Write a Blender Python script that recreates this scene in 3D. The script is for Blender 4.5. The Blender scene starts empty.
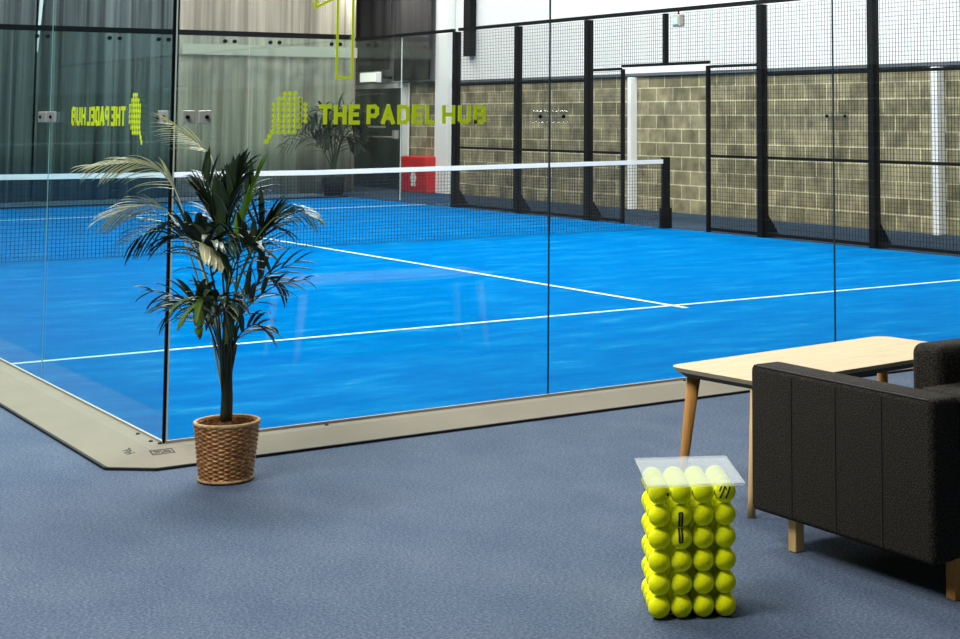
import bpy, bmesh, math, random
from mathutils import Vector, Matrix
random.seed(7)
SC = bpy.context.scene
COL = SC.collection
PI = math.pi

# ------------------------------------------------------------------ materials
def new_mat(name):
    m = bpy.data.materials.new(name); m.use_nodes = True
    nt = m.node_tree; b = nt.nodes['Principled BSDF']
    return m, nt, b
def plain(name, col, rough=.5, metal=0., spec=.5, bump=0., bscale=80., vary=0., vscale=6.):
    m, nt, b = new_mat(name)
    b.inputs['Base Color'].default_value = (*col, 1)
    b.inputs['Roughness'].default_value = rough
    b.inputs['Metallic'].default_value = metal
    b.inputs['Specular IOR Level'].default_value = spec
    tc = nt.nodes.new('ShaderNodeTexCoord')
    n = nt.nodes.new('ShaderNodeTexNoise'); n.inputs['Scale'].default_value = vscale; n.inputs['Detail'].default_value = 4
    nt.links.new(tc.outputs['Object'], n.inputs['Vector'])
    mx = nt.nodes.new('ShaderNodeMix'); mx.data_type = 'RGBA'
    k = max(vary, .04)
    mx.inputs[6].default_value = (*[c * (1 - k) for c in col], 1)
    mx.inputs[7].default_value = (*[min(1, c * (1 + k)) for c in col], 1)
    nt.links.new(n.outputs['Fac'], mx.inputs[0]); nt.links.new(mx.outputs[2], b.inputs['Base Color'])
    if bump:
        n2 = nt.nodes.new('ShaderNodeTexNoise'); n2.inputs['Scale'].default_value = bscale; n2.inputs['Detail'].default_value = 3
        nt.links.new(tc.outputs['Object'], n2.inputs['Vector'])
        bp = nt.nodes.new('ShaderNodeBump'); bp.inputs['Strength'].default_value = bump; bp.inputs['Distance'].default_value = .01
        nt.links.new(n2.outputs['Fac'], bp.inputs['Height']); nt.links.new(bp.outputs['Normal'], b.inputs['Normal'])
    return m
def ramp(nt, stops):
    r = nt.nodes.new('ShaderNodeValToRGB')
    while len(r.color_ramp.elements) < len(stops): r.color_ramp.elements.new(.5)
    for e, (p, c) in zip(r.color_ramp.elements, stops):
        e.position = p; e.color = (*c, 1)
    return r
def mapping(nt, scale):
    tc = nt.nodes.new('ShaderNodeTexCoord'); mp = nt.nodes.new('ShaderNodeMapping')
    mp.inputs['Scale'].default_value = scale
    nt.links.new(tc.outputs['Object'], mp.inputs['Vector'])
    return mp
def noise(nt, vec, scale, detail=4, rough=.5):
    n = nt.nodes.new('ShaderNodeTexNoise'); n.inputs['Scale'].default_value = scale
    n.inputs['Detail'].default_value = detail; n.inputs['Roughness'].default_value = rough
    nt.links.new(vec, n.inputs['Vector']); return n

def mat_carpet():
    m, nt, b = new_mat('blue_grey_carpet')
    mp = mapping(nt, (1, 1, 1))
    fine = noise(nt, mp.outputs['Vector'], 95, 5, .85)
    r = ramp(nt, [(.28, (.030, .046, .085)), (.50, (.082, .113, .172)), (.74, (.27, .32, .40))])
    nt.links.new(fine.outputs['Fac'], r.inputs['Fac'])
    mp2 = mapping(nt, (1.2, .8, 1)); big = noise(nt, mp2.outputs['Vector'], 2.2, 5, .6)
    r2 = ramp(nt, [(.3, (.82, .86, .90)), (.7, (1.14, 1.10, 1.06))])
    nt.links.new(big.outputs['Fac'], r2.inputs['Fac'])
    mx = nt.nodes.new('ShaderNodeMix'); mx.data_type = 'RGBA'; mx.blend_type = 'MULTIPLY'; mx.inputs[0].default_value = 1
    nt.links.new(r.outputs['Color'], mx.inputs[6]); nt.links.new(r2.outputs['Color'], mx.inputs[7])
    nt.links.new(mx.outputs[2], b.inputs['Base Color'])
    b.inputs['Roughness'].default_value = .95; b.inputs['Specular IOR Level'].default_value = .1
    bp = nt.nodes.new('ShaderNodeBump'); bp.inputs['Strength'].default_value = .6; bp.inputs['Distance'].default_value = .006
    nt.links.new(fine.outputs['Fac'], bp.inputs['Height']); nt.links.new(bp.outputs['Normal'], b.inputs['Normal'])
    return m
def mat_turf():
    m, nt, b = new_mat('blue_turf')
    mp = mapping(nt, (1.0, 2.4, 1)); n = noise(nt, mp.outputs['Vector'], 1.5, 9, .76)
    r = ramp(nt, [(.34, (.000, .088, .30)), (.50, (.000, .114, .335)), (.60, (.002, .145, .36)), (.76, (.06, .24, .42))])
    nt.links.new(n.outputs['Fac'], r.inputs['Fac'])
    f = noise(nt, mapping(nt, (1, 1, 1)).outputs['Vector'], 110, 2)
    r2 = ramp(nt, [(.3, (.86, .88, .9)), (.7, (1.08, 1.07, 1.05))]); nt.links.new(f.outputs['Fac'], r2.inputs['Fac'])
    mx = nt.nodes.new('ShaderNodeMix'); mx.data_type = 'RGBA'; mx.blend_type = 'MULTIPLY'; mx.inputs[0].default_value = 1
    nt.links.new(r.outputs['Color'], mx.inputs[6]); nt.links.new(r2.outputs['Color'], mx.inputs[7])
    nt.links.new(mx.outputs[2], b.inputs['Base Color'])
    b.inputs['Roughness'].default_value = 1; b.inputs['Specular IOR Level'].default_value = .0
    return m
def mat_blocks():
    m, nt, b = new_mat('olive_concrete_blocks')
    tc = nt.nodes.new('ShaderNodeTexCoord'); sp = nt.nodes.new('ShaderNodeSeparateXYZ'); cb = nt.nodes.new('ShaderNodeCombineXYZ')
    nt.links.new(tc.outputs['Object'], sp.inputs[0]); nt.links.new(sp.outputs['Y'], cb.inputs['X']); nt.links.new(sp.outputs['Z'], cb.inputs['Y'])
    br = nt.nodes.new('ShaderNodeTexBrick')
    br.inputs['Scale'].default_value = 1; br.inputs['Brick Width'].default_value = .45; br.inputs['Row Height'].default_value = .215
    br.inputs['Mortar Size'].default_value = .009; br.inputs['Mortar Smooth'].default_value = .1
    br.inputs['Color1'].default_value = (.20, .185, .105, 1); br.inputs['Color2'].default_value = (.36, .335, .205, 1)
    br.inputs['Mortar'].default_value = (.62, .60, .38, 1); br.inputs['Bias'].default_value = -.1
    nt.links.new(cb.outputs[0], br.inputs['Vector'])
    n = noise(nt, mapping(nt, (1, 1, 1)).outputs['Vector'], 3.5, 6, .65)
    r = ramp(nt, [(.3, (.45, .44, .43)), (.7, (1.35, 1.32, 1.26))]); nt.links.new(n.outputs['Fac'], r.inputs['Fac'])
    mx = nt.nodes.new('ShaderNodeMix'); mx.data_type = 'RGBA'; mx.blend_type = 'MULTIPLY'; mx.inputs[0].default_value = 1
    nt.links.new(br.outputs['Color'], mx.inputs[6]); nt.links.new(r.outputs['Color'], mx.inputs[7])
    nt.links.new(mx.outputs[2], b.inputs['Base Color']); b.inputs['Roughness'].default_value = .9
    bp = nt.nodes.new('ShaderNodeBump'); bp.inputs['Strength'].default_value = .5; bp.inputs['Distance'].default_value = .01; bp.invert = True
    nt.links.new(br.outputs['Fac'], bp.inputs['Height']); nt.links.new(bp.outputs['Normal'], b.inputs['Normal'])
    return m
def mat_glass(name, tint, base=.04, graze=.96):
    m = bpy.data.materials.new(name); m.use_nodes = True; nt = m.node_tree; nt.nodes.clear()
    out = nt.nodes.new('ShaderNodeOutputMaterial'); t = nt.nodes.new('ShaderNodeBsdfTransparent'); g = nt.nodes.new('ShaderNodeBsdfGlossy')
    t.inputs['Color'].default_value = (*tint, 1); g.inputs['Roughness'].default_value = .02
    lw = nt.nodes.new('ShaderNodeLayerWeight'); lw.inputs['Blend'].default_value = .5
    pw = nt.nodes.new('ShaderNodeMath'); pw.operation = 'POWER'; pw.inputs[1].default_value = 5
    ma = nt.nodes.new('ShaderNodeMath'); ma.operation = 'MULTIPLY_ADD'; ma.inputs[1].default_value = graze; ma.inputs[2].default_value = base
    nt.links.new(lw.outputs['Facing'], pw.inputs[0]); nt.links.new(pw.outputs[0], ma.inputs[0])
    mx = nt.nodes.new('ShaderNodeMixShader'); nt.links.new(ma.outputs[0], mx.inputs[0])
    nt.links.new(t.outputs[0], mx.inputs[1]); nt.links.new(g.outputs[0], mx.inputs[2]); nt.links.new(mx.outputs[0], out.inputs['Surface'])
    return m
def mat_ball():
    m, nt, b = new_mat('tennis_felt')
    tc = nt.nodes.new('ShaderNodeTexCoord'); sp = nt.nodes.new('ShaderNodeSeparateXYZ')
    nrm = nt.nodes.new('ShaderNodeVectorMath'); nrm.operation = 'NORMALIZE'
    nt.links.new(tc.outputs['Object'], nrm.inputs[0]); nt.links.new(nrm.outputs[0], sp.inputs[0])
    def mth(op, a, c=None, v=None):
        n = nt.nodes.new('ShaderNodeMath'); n.operation = op
        nt.links.new(a, n.inputs[0])
        if c is not None: nt.links.new(c, n.inputs[1])
        if v is not None: n.inputs[1].default_value = v
        return n.outputs[0]
    x2 = mth('MULTIPLY', sp.outputs['X'], sp.outputs['X']); y2 = mth('MULTIPLY', sp.outputs['Y'], sp.outputs['Y'])
    d = mth('SUBTRACT', x2, y2); k = mth('MULTIPLY', d, v=1.5); e = mth('SUBTRACT', sp.outputs['Z'], k); a = mth('ABSOLUTE', e)
    s = mth('LESS_THAN', a, v=.07)
    fz = noise(nt, tc.outputs['Object'], 120, 3)
    r = ramp(nt, [(.3, (.86, .93, .002)), (.7, (.98, 1.0, .006))]); nt.links.new(fz.outputs['Fac'], r.inputs['Fac'])
    mx = nt.nodes.new('ShaderNodeMix'); mx.data_type = 'RGBA'
    nt.links.new(s, mx.inputs[0]); nt.links.new(r.outputs['Color'], mx.inputs[6]); mx.inputs[7].default_value = (.66, .72, .10, 1)
    nt.links.new(mx.outputs[2], b.inputs['Base Color'])
    b.inputs['Roughness'].default_value = .95; b.inputs['Specular IOR Level'].default_value = .1
    b.inputs['Sheen Weight'].default_value = .3; b.inputs['Sheen Tint'].default_value = (.9, 1, .3, 1)
    bp = nt.nodes.new('ShaderNodeBump'); bp.inputs['Strength'].default_value = .5; bp.inputs['Distance'].default_value = .002
    nt.links.new(fz.outputs['Fac'], bp.inputs['Height']); nt.links.new(bp.outputs['Normal'], b.inputs['Normal'])
    return m
def mat_wood(name, c1, c2, scale=(3, 40, 40)):
    m, nt, b = new_mat(name)
    n = noise(nt, mapping(nt, scale).outputs['Vector'], 1, 5, .6)
    r = ramp(nt, [(.3, c1), (.7, c2)]); nt.links.new(n.outputs['Fac'], r.inputs['Fac'])
    nt.links.new(r.outputs['Color'], b.inputs['Base Color']); b.inputs['Roughness'].default_value = .7; b.inputs['Specular IOR Level'].default_value = .15
    return m
def mat_tweed():
    m, nt, b = new_mat('charcoal_tweed')
    n = noise(nt, mapping(nt, (1, 1, 1)).outputs['Vector'], 260, 3, .8)
    r = ramp(nt, [(.36, (.004, .004, .003)), (.52, (.019, .0175, .0145)), (.72, (.15, .13, .10))])
    nt.links.new(n.outputs['Fac'], r.inputs['Fac']); nt.links.new(r.outputs['Color'], b.inputs['Base Color'])
    b.inputs['Roughness'].default_value = .95; b.inputs['Specular IOR Level'].default_value = .15
    bp = nt.nodes.new('ShaderNodeBump'); bp.inputs['Strength'].default_value = .6; bp.inputs['Distance'].default_value = .003
    nt.links.new(n.outputs['Fac'], bp.inputs['Height']); nt.links.new(bp.outputs['Normal'], b.inputs['Normal'])
    return m
def mat_curtain(name, c1, c2):
    m, nt, b = new_mat(name)
    n = noise(nt, mapping(nt, (7, 7, .12)).outputs['Vector'], 1.2, 4, .6)
    r = ramp(nt, [(.3, c1), (.7, c2)]); nt.links.new(n.outputs['Fac'], r.inputs['Fac'])
    nt.links.new(r.outputs['Color'], b.inputs['Base Color']); b.inputs['Roughness'].default_value = .8
    return m
def mat_wicker():
    m, nt, b = new_mat('woven_wicker')
    n = noise(nt, mapping(nt, (1, 1, 2.5)).outputs['Vector'], 55, 4, .7)
    r = ramp(nt, [(.32, (.09, .028, .006)), (.5, (.40, .165, .042)), (.70, (.82, .48, .18))])
    nt.links.new(n.outputs['Fac'], r.inputs['Fac']); nt.links.new(r.outputs['Color'], b.inputs['Base Color'])
    b.inputs['Roughness'].default_value = .5
    return m
M = dict(
    carpet=mat_carpet(), turf=mat_turf(), blocks=mat_blocks(), ball=mat_ball(), tweed=mat_tweed(), wicker=mat_wicker(),
    line=plain('white_court_paint', (.44, .58, .58), .8, bump=.1),
    white=plain('white_cladding', (.80, .83, .80), .6, vary=.05, vscale=.8),
    whitepaint=plain('white_paint', (.82, .84, .82), .5),
    ledge=plain('blue_grey_steel_ledge', (.10, .12, .14), .6, vary=.2),
    black=plain('black_coated_steel', (.003, .0035, .004), .7, spec=.12),
    wire=plain('black_mesh_wire', (.006, .007, .007), .5),
    netcord=plain('black_net_cord', (.008, .014, .02), .8),
    tape=plain('white_net_tape', (.85, .85, .82), .7, bump=.2, bscale=40),
    kerb=plain('beige_grey_kerb_paint', (.245, .222, .172), .8, metal=.0, spec=.1, vary=.12, vscale=3, bump=.05, bscale=30),
    alu=plain('pale_aluminium', (.40, .385, .33), .6, metal=.1),
    steel=plain('brushed_steel', (.55, .56, .56), .25, metal=.9),
    rubber=plain('black_rubber', (.006, .006, .008), .8),
    vinyl=plain('lime_vinyl', (.76, .96, .010), .5),
    teal=plain('dark_teal_backdrop', (.030, .045, .045), .8, vary=.3, vscale=1),
    ceil=plain('pale_ceiling', (.5, .5, .48), .8),
    lobby=plain('warm_lobby_wall', (.22, .21, .20), .8, vary=.1),
    floor2=plain('grey_blue_margin_floor', (.032, .050, .072), 1, spec=.0, vary=.25, vscale=1.5),
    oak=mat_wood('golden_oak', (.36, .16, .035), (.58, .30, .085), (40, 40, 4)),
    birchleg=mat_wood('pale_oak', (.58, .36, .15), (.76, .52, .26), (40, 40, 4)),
    birch=mat_wood('pale_birch_top', (.52, .42, .255), (.62, .52, .335), (4, 40, 40)),
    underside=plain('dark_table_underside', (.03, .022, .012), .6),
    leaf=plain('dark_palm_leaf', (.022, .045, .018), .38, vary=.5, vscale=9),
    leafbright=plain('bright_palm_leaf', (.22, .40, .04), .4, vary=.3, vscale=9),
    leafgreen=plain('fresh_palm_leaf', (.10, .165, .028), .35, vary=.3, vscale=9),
    leaflit=plain('glossy_lit_palm_leaf', (.74, .73, .44), .35, vary=.3, vscale=12),  # glossy light on the leaves put into a paler base colour
    leaffar=plain('far_palm_leaf', (.012, .022, .018), .6, vary=.4),
    stem=plain('palm_stem', (.035, .045, .018), .6, vary=.5, vscale=30),
    soil=plain('dark_soil', (.03, .018, .01), .95, bump=.8, bscale=60),
    rim=mat_wood('wicker_rim_cane', (.34, .19, .08), (.70, .48, .25), (60, 60, 60)),
    cdark=mat_curtain('charcoal_curtain', (.005, .005, .006), (.026, .024, .024)),
    cgrey=mat_curtain('grey_drape', (.010, .009, .010), (.21, .20, .20)),  # vertical dark-to-pale streaks paint fold shading into the drape colour
    clight=mat_curtain('greige_haze_drape', (.15, .13, .10), (.40, .375, .30)),  # haze of the lobby reflected in the glass, put into drape colour
    band=plain('greige_reflection_band', (.36, .35, .29), .8),  # colour of a pale reflection in the glass, not a sewn hem
    door=plain('dark_green_door', (.014, .024, .024), .35, vary=.3),
    red=plain('red_enamel', (.55, .008, .010), .4),
    ink=plain('black_ink', (.008, .008, .008), .7),
    glass=mat_glass('clear_glass', (.975, .985, .98)),
    glass_side=mat_glass('green_tinted_side_glass', (.80, .93, .93), .02, .35),
    glass_far=mat_glass('green_tinted_end_glass', (.84, .93, .90)),
    seal=plain('dark_glass_joint', (.01, .03, .05), .4),
    edge=plain('pale_glass_edge', (.55, .68, .62), .3),
)
def mat_acrylic():
    m = mat_glass('clear_acrylic', (.90, .91, .92), .03); nt = m.node_tree
    mix = [n for n in nt.nodes if n.type == 'MIX_SHADER'][0]; out = [n for n in nt.nodes if n.type == 'OUTPUT_MATERIAL'][0]
    d = nt.nodes.new('ShaderNodeBsdfDiffuse'); d.inputs['Color'].default_value = (.80, .84, .92, 1)
    m2 = nt.nodes.new('ShaderNodeMixShader'); m2.inputs[0].default_value = .03
    nt.links.new(mix.outputs[0], m2.inputs[1]); nt.links.new(d.outputs[0], m2.inputs[2]); nt.links.new(m2.outputs[0], out.inputs['Surface'])
    return m
M['acrylic'] = mat_acrylic()
def mat_emit(name, col, s):
    m, nt, b = new_mat(name); b.inputs['Base Color'].default_value = (*col, 1)
    b.inputs['Emission Color'].default_value = (*col, 1); b.inputs['Emission Strength'].default_value = s; return m
M['plate'] = plain('pale_clamp_plate', (.45, .47, .43), .3, metal=.2)
M['lit'] = mat_emit('lit_sign_face', (.92, 1, .88), .9)
M['lamp'] = mat_emit('led_lamp_face', (1, 1, 1), 3.)

# ------------------------------------------------------------------ mesh helpers
class MB:
    def __init__(s): s.v = []; s.f = []
    def add(s, vs, fs):
        o = len(s.v); s.v += [Vector(v) for v in vs]; s.f += [tuple(i + o for i in f) for f in fs]; return s
    def box(s, x0, x1, y0, y1, z0, z1):
        return s.add([(x, y, z) for x in (x0, x1) for y in (y0, y1) for z in (z0, z1)],
                     [(0, 1, 3, 2), (4, 6, 7, 5), (0, 4, 5, 1), (2, 3, 7, 6), (0, 2, 6, 4), (1, 5, 7, 3)])
    def tube(s, pts, r, n=8, cap=True):
        pts = [Vector(p) for p in pts]; m = len(pts); rs = r if isinstance(r, (list, tuple)) else [r] * m
        vs = []; up = None
        for i, p in enumerate(pts):
            t = (pts[min(i + 1, m - 1)] - pts[max(i - 1, 0)]).normalized()
            if up is None:
                up = Vector((0, 0, 1)) if abs(t.z) < .9 else Vector((1, 0, 0))
            a = t.cross(up).normalized(); b = a.cross(t).normalized(); up = b
            for k in range(n):
                th = 2 * PI * k / n; vs.append(p + (a * math.cos(th) + b * math.sin(th)) * rs[i])
        fs = [(i * n + k, i * n + (k + 1) % n, (i + 1) * n + (k + 1) % n, (i + 1) * n + k) for i in range(m - 1) for k in range(n)]
        if cap: fs += [tuple(range(n))[::-1], tuple((m - 1) * n + k for k in range(n))]
        return s.add(vs, fs)
    def lathe(s, prof, n=32, c=(0, 0, 0)):
        m = len(prof); vs = [(c[0] + r * math.cos(2 * PI * k / n), c[1] + r * math.sin(2 * PI * k / n), c[2] + z) for r, z in prof for k in range(n)]
        fs = [(i * n + k, i * n + (k + 1) % n, (i + 1) * n + (k + 1) % n, (i + 1) * n + k) for i in range(m - 1) for k in range(n)]
        return s.add(vs, fs)
    def prism(s, poly, fn, h0, h1):      # fn(a,b,h) -> xyz
        n = len(poly); vs = [fn(a, b, h0) for a, b in poly] + [fn(a, b, h1) for a, b in poly]
        fs = [tuple(range(n)), tuple(range(2 * n - 1, n - 1, -1))] + [(i, i + n, (i + 1) % n + n, (i + 1) % n) for i in range(n)]
        return s.add(vs, fs)
    def build(s, name, mat, parent=None, loc=(0, 0, 0), smooth=False, bevel=0., seg=3):
        me = bpy.data.meshes.new(name); me.from_pydata([tuple(v) for v in s.v], [], s.f)
        bm = bmesh.new(); bm.from_mesh(me); bmesh.ops.recalc_face_normals(bm, faces=bm.faces)
        if bevel: bmesh.ops.bevel(bm, geom=bm.edges[:], offset=bevel, segments=seg, profile=.5, affect='EDGES')
        bm.to_mesh(me); bm.free()
        if smooth:
            for p in me.polygons: p.use_smooth = True
        me.materials.append(mat)
        o = bpy.data.objects.new(name, me); COL.objects.link(o); o.location = loc
        if parent: o.parent = parent
        return o
def empty(name, label, cat, loc=(0, 0, 0), rz=0, group=None):
    o = bpy.data.objects.new(name, None); COL.objects.link(o); o.location = loc; o.rotation_euler[2] = rz
    o.empty_display_size = .1
    return tag(o, label, cat, group)
def tag(o, label, cat, group=None):
    o['label'] = label; o['category'] = cat
    if group: o['group'] = group
    return o
def struct(o): o['kind'] = 'structure'; return o

# ------------------------------------------------------------------ room
XW = 12.1
struct(MB().box(-9, XW, -12, 26, -.1, 0).build('floor', M['carpet']))
struct(MB().box(XW, XW + .2, -12, 26, 0, 2.13).build('wall_right', M['blocks']))
struct(MB().box(XW, XW + .2, -12, 26, 2.175, 8).build('wall_right_upper', M['white']))
struct(MB().box(XW - .05, XW + .2, -12, 26, 2.13, 2.175).build('trim_1', M['ledge']))
struct(MB().box(-9, XW + .2, 26, 26.2, 0, 8).build('wall_far', M['teal']))
struct(MB().box(-9.2, -9, -12, 26, 0, 8).build('wall_left', M['teal']))
struct(MB().box(-9.2, XW + .2, -12.2, -12, 0, 8).build('wall_near', M['lobby']))
struct(MB().box(-9.2, XW + .2, -12.2, 26.2, 8, 8.2).build('ceiling', M['ceil']))
struct(MB().box(10.06, XW - .002, -.5, 26, .0, .006).build('floor_margin', M['floor2']))
for k, (y, w) in enumerate([(6.98, .13), (13.80, .10), (20.0, .5)]):
    tag(MB().box(XW - (.13 if k < 2 else .16), XW - .003, y, y + w, .006, 2.11 if k < 2 else 6).build('wall_column', M['whitepaint'], bevel=.006, seg=1),
        ['white steel column on the block wall nearest the right edge', 'white column on the block wall behind the net post',
         'broad white column between the red cabinet and black court post'][k], 'column')
tag(MB().box(XW - .14, XW - .003, 19.15, 19.42, 2.62, 7.9).build('downpipe_box', M['black'], bevel=.01, seg=1),
    'black vertical box section high on the white wall above the court corner', 'pipe')

# door on the right wall beyond the court
dr = struct(MB().box(XW - .05, XW - .003, 21.95, 25.0, 0.006, 2.10).build('door_1', M['door']))
f = MB(); f.box(XW - .09, XW - .05, 21.80, 22.06, .006, 2.16); f.box(XW - .09, XW - .05, 22.06, 25.2, 2.06, 2.16)
f.build('door_frame', M['whitepaint'], dr)
MB().tube([(XW - .12, 22.3, 1.06), (XW - .12, 24.9, 1.06)], .018, 8).build('push_bar', M['alu'], dr)
MB().box(XW - .14, XW - .05, 22.28, 22.4, 1.03, 1.2).build('push_bar_bracket', M['alu'], dr)
MB().box(XW - .14, XW - .05, 22.95, 24.3, 1.93, 1.97).build('door_closer', M['steel'], dr)
MB().box(XW - .055, XW - .049, 22.9, 23.75, 1.25, 1.285).build('door_notice', M['whitepaint'], dr)
ex = empty('exit_sign_box', 'lit white box sign above the dark door frame', 'sign', (XW - .48, 22.72, 2.17))
MB().box(.05, .475, -.03, .03, .08, .14).build('wall_bracket', M['black'], ex)
MB().box(-.06, .05, -.40, .40, 0, .215).build('housing', M['whitepaint'], ex, bevel=.01, seg=1)
MB().box(-.066, -.061, -.37, .37, .02, .195).build('sign_face', M['lit'], ex)
rc = empty('red_cabinet', 'red floor-standing fire cabinet against the block wall behind the net', 'cabinet', (11.85, 20.96, .006))
MB().box(-.12, .22, -.52, .52, 0, .70).build('body', M['red'], rc, bevel=.02, seg=2)
MB().box(-.15, -.12, -.50, .50, .46, .69).build('lid_panel', M['red'], rc, bevel=.01, seg=1)
g = MB(); g.prism([(-.02, .12), (.02, .12), (.10, .12), (.07, .30), (.12, .22), (.13, .30), (.05, .40), (-.05, .40), (-.13, .28), (-.1, .22), (-.07, .30), (-.10, .12)],
                  lambda a, b, h: (h, a, b), -.126, -.121)
g.build('white_pictogram', M['whitepaint'], rc)

# ------------------------------------------------------------------ curtains
def curtain(name, p0, p1, z0, z1, mat, label, amp=.07, wl=.42, seed=1, top=None, group=None):
    rnd = random.Random(seed); p0 = Vector(p0); p1 = Vector(p1); L = (p1 - p0).length; d = (p1 - p0) / L; nrm = Vector((-d.y, d.x))
    n = int(L / .035); ph = 0; offs = []
    for i in range(n + 1):
        ph += 2 * PI * .035 / (wl * rnd.uniform(.6, 1.5)); offs.append(math.sin(ph) * amp * (.6 + .4 * math.sin(ph * .23 + seed)))
    rows = 9; mb = MB(); vs = []
    for side in (0, 1):
        for r in range(rows):
            t = r / (rows - 1); z = z0 + (z1 - z0) * t
            for i in range(n + 1):
                o = offs[i] * (1.1 - .35 * t) + .03 * math.sin(i * .11 + t * 3) + side * .008
                q = p0 + d * (L * i / n) + nrm * o; vs.append((q.x, q.y, z))
    fs = []; W = n + 1; S = rows * W
    for r in range(rows - 1):
        for i in range(n):
            a = r * W + i; fs.append((a, a + 1, a + W + 1, a + W)); fs.append((a + S, a + W + S, a + W + 1 + S, a + 1 + S))
    for r in range(rows - 1):
        a = r * W; fs.append((a, a + W, a + W + S, a + S)); a = r * W + n; fs.append((a, a + S, a + W + S, a + W))
    for i in range(n):
        fs.append((i, i + S, i + 1 + S, i + 1)); a = (rows - 1) * W + i; fs.append((a, a + 1, a + 1 + S, a + S))
    mb.add(vs, fs); o = mb.build(name, mat, smooth=True)
    return tag(o, label, 'curtain', group)
curtain('curtain', (0.5, 22.0), (4.86, 22.0), .01, 7.6, M['cgrey'], 'grey drape hanging behind the far glass at the left edge of the photo', seed=2)
curtain('curtain', (4.90, 22.0), (7.35, 22.0), .01, 7.6, M['cgrey'], 'grey drape behind the far glass, beside the pale drape standing in for reflected haze', seed=3)
curtain('curtain', (7.42, 22.0), (10.94, 22.0), .01, 7.6, M['clight'], 'pale greige drape standing in for reflected lobby haze behind the far glass and palm', amp=.05, seed=5)
bd = MB().box(-1.75, 1.75, -.02, -.004, -.10, .10).build('reflection_band', M['band'], COL.objects['curtain.002'], loc=(9.18, 21.90, 2.74))  # strip added behind the glass in place of a pale reflected band
curtain('curtain', (11.80, 26), (11.84, 22.25), 2.43, 7.6, M['cdark'], 'charcoal curtain gathered above the lit white sign box', amp=.09, wl=.7, seed=9)
curtain('curtain', (11.84, 22.2), (11.86, 20.5), 2.20, 7.6, M['cdark'], 'charcoal curtain hanging above the red cabinet and white door jamb', amp=.09, wl=.7, seed=8)
mb = MB(); mb.prism([(4.83, 2.62), (4.85, 2.62), (5.06, 5.6), (4.90, 5.6)], lambda a, b, h: (a, h, b), 21.78, 21.80)  # white strip added in place of a lit streak between the drapes
tag(mb.build('lit_streak_strip', M['whitepaint']), 'narrow white strip standing in for a bright streak between two grey drapes', 'light_streak')

# ------------------------------------------------------------------ court surface
ct = empty('padel_court_turf', 'bright blue artificial turf padel court with white lines', 'court', (5, 10, 0))
def cb(name, mat, x0, x1, y0, y1, z0, z1, parent=ct):
    mb = MB().box(x0 - 5, x1 - 5, y0 - 10, y1 - 10, z0, z1); return mb.build(name, mat, parent)
cb('turf', M['turf'], .012, 9.96, .012, 19.96, .001, .010)
cb('service_line', M['line'], .02, 9.95, 3.03, 3.08, .0102, .0125)
cb('service_line', M['line'], .02, 9.95, 16.92, 16.97, .0102, .0125)
cb('centre_line', M['line'], 4.975, 5.025, 2.85, 17.15, .0128, .0145)

# ------------------------------------------------------------------ kerb
kb = empty('court_kerb', 'beige sloping metal kerb with black rubber edge around the court', 'kerb', (0, 0, 0))
def strip(rows, name, mat):
    mb = MB(); k = len(rows[0]); fs = []
    vs = [v for r in rows for v in r]
    for i in range(len(rows) - 1):
        for j in range(k):
            fs.append((i * k + j, (i + 1) * k + j, (i + 1) * k + (j + 1) % k, i * k + (j + 1) % k))
    fs += [tuple(range(k)), tuple((len(rows) - 1) * k + j for j in range(k))]
    mb.add(vs, fs); return mb.build(name, mat, kb)
T = .05
strip([[(-.295, ye, 0), (-.295, ye, .010), (-.095, ym, .051), (0, yi, T), (0, yi, 0)] for ye, ym, yi in ((20, 20, 20), (-.155, -.095, 0))], 'side_plate', M['kerb'])
strip([[(xe, -.295, 0), (xe, -.295, .010), (xm, -.095, .051), (xi, 0, T), (xi, 0, 0)] for xe, xm, xi in ((-.13, -.095, 0), (10, 10, 10))], 'back_plate', M['kerb'])
mb = MB(); mb.add([(-.295, -.155, .010), (-.13, -.295, .010), (-.095, -.095, .051), (-.295, -.155, 0), (-.13, -.295, 0), (-.095, -.095, 0)],
                  [(0, 1, 2), (3, 5, 4), (0, 3, 4, 1), (1, 4, 5, 2), (2, 5, 3, 0)]); mb.build('corner_plate', M['kerb'], kb)
mb = MB()
for (a, b) in (((-.3025, 20), (-.3025, -.158)), ((-.3025, -.158), (-.132, -.3025)), ((-.132, -.3025), (10, -.3025))):
    a = Vector(a); b = Vector(b); d = (b - a).normalized(); n = Vector((d.y, -d.x)) * .007
    e = d * .004
    pol = [a - n - e, b - n + e, b + n + e, a + n - e]
    mb.prism([(q.x, q.y) for q in pol], lambda p, q, h: (p, q, h), .0005, .012)
mb.build('rubber_edge', M['rubber'], kb)
MB().box(.0, 10, -.012, -.001, T, T + .012).build('glazing_channel', M['alu'], kb)
MB().box(-.012, -.001, 0, 4.2, T, T + .010).build('glazing_channel', M['alu'], kb)
for (x, y) in ((-.035, .27), (-.04, .07), (-.022, .0), (2.85, -.04), (.75, -.045)):
    z = .0512
    MB().lathe([(0, .006), (.007, .006), (.010, 0), (.010, -.004)], 12, (x, y, z)).build('bolt', M['ink'], kb, smooth=True)
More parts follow.
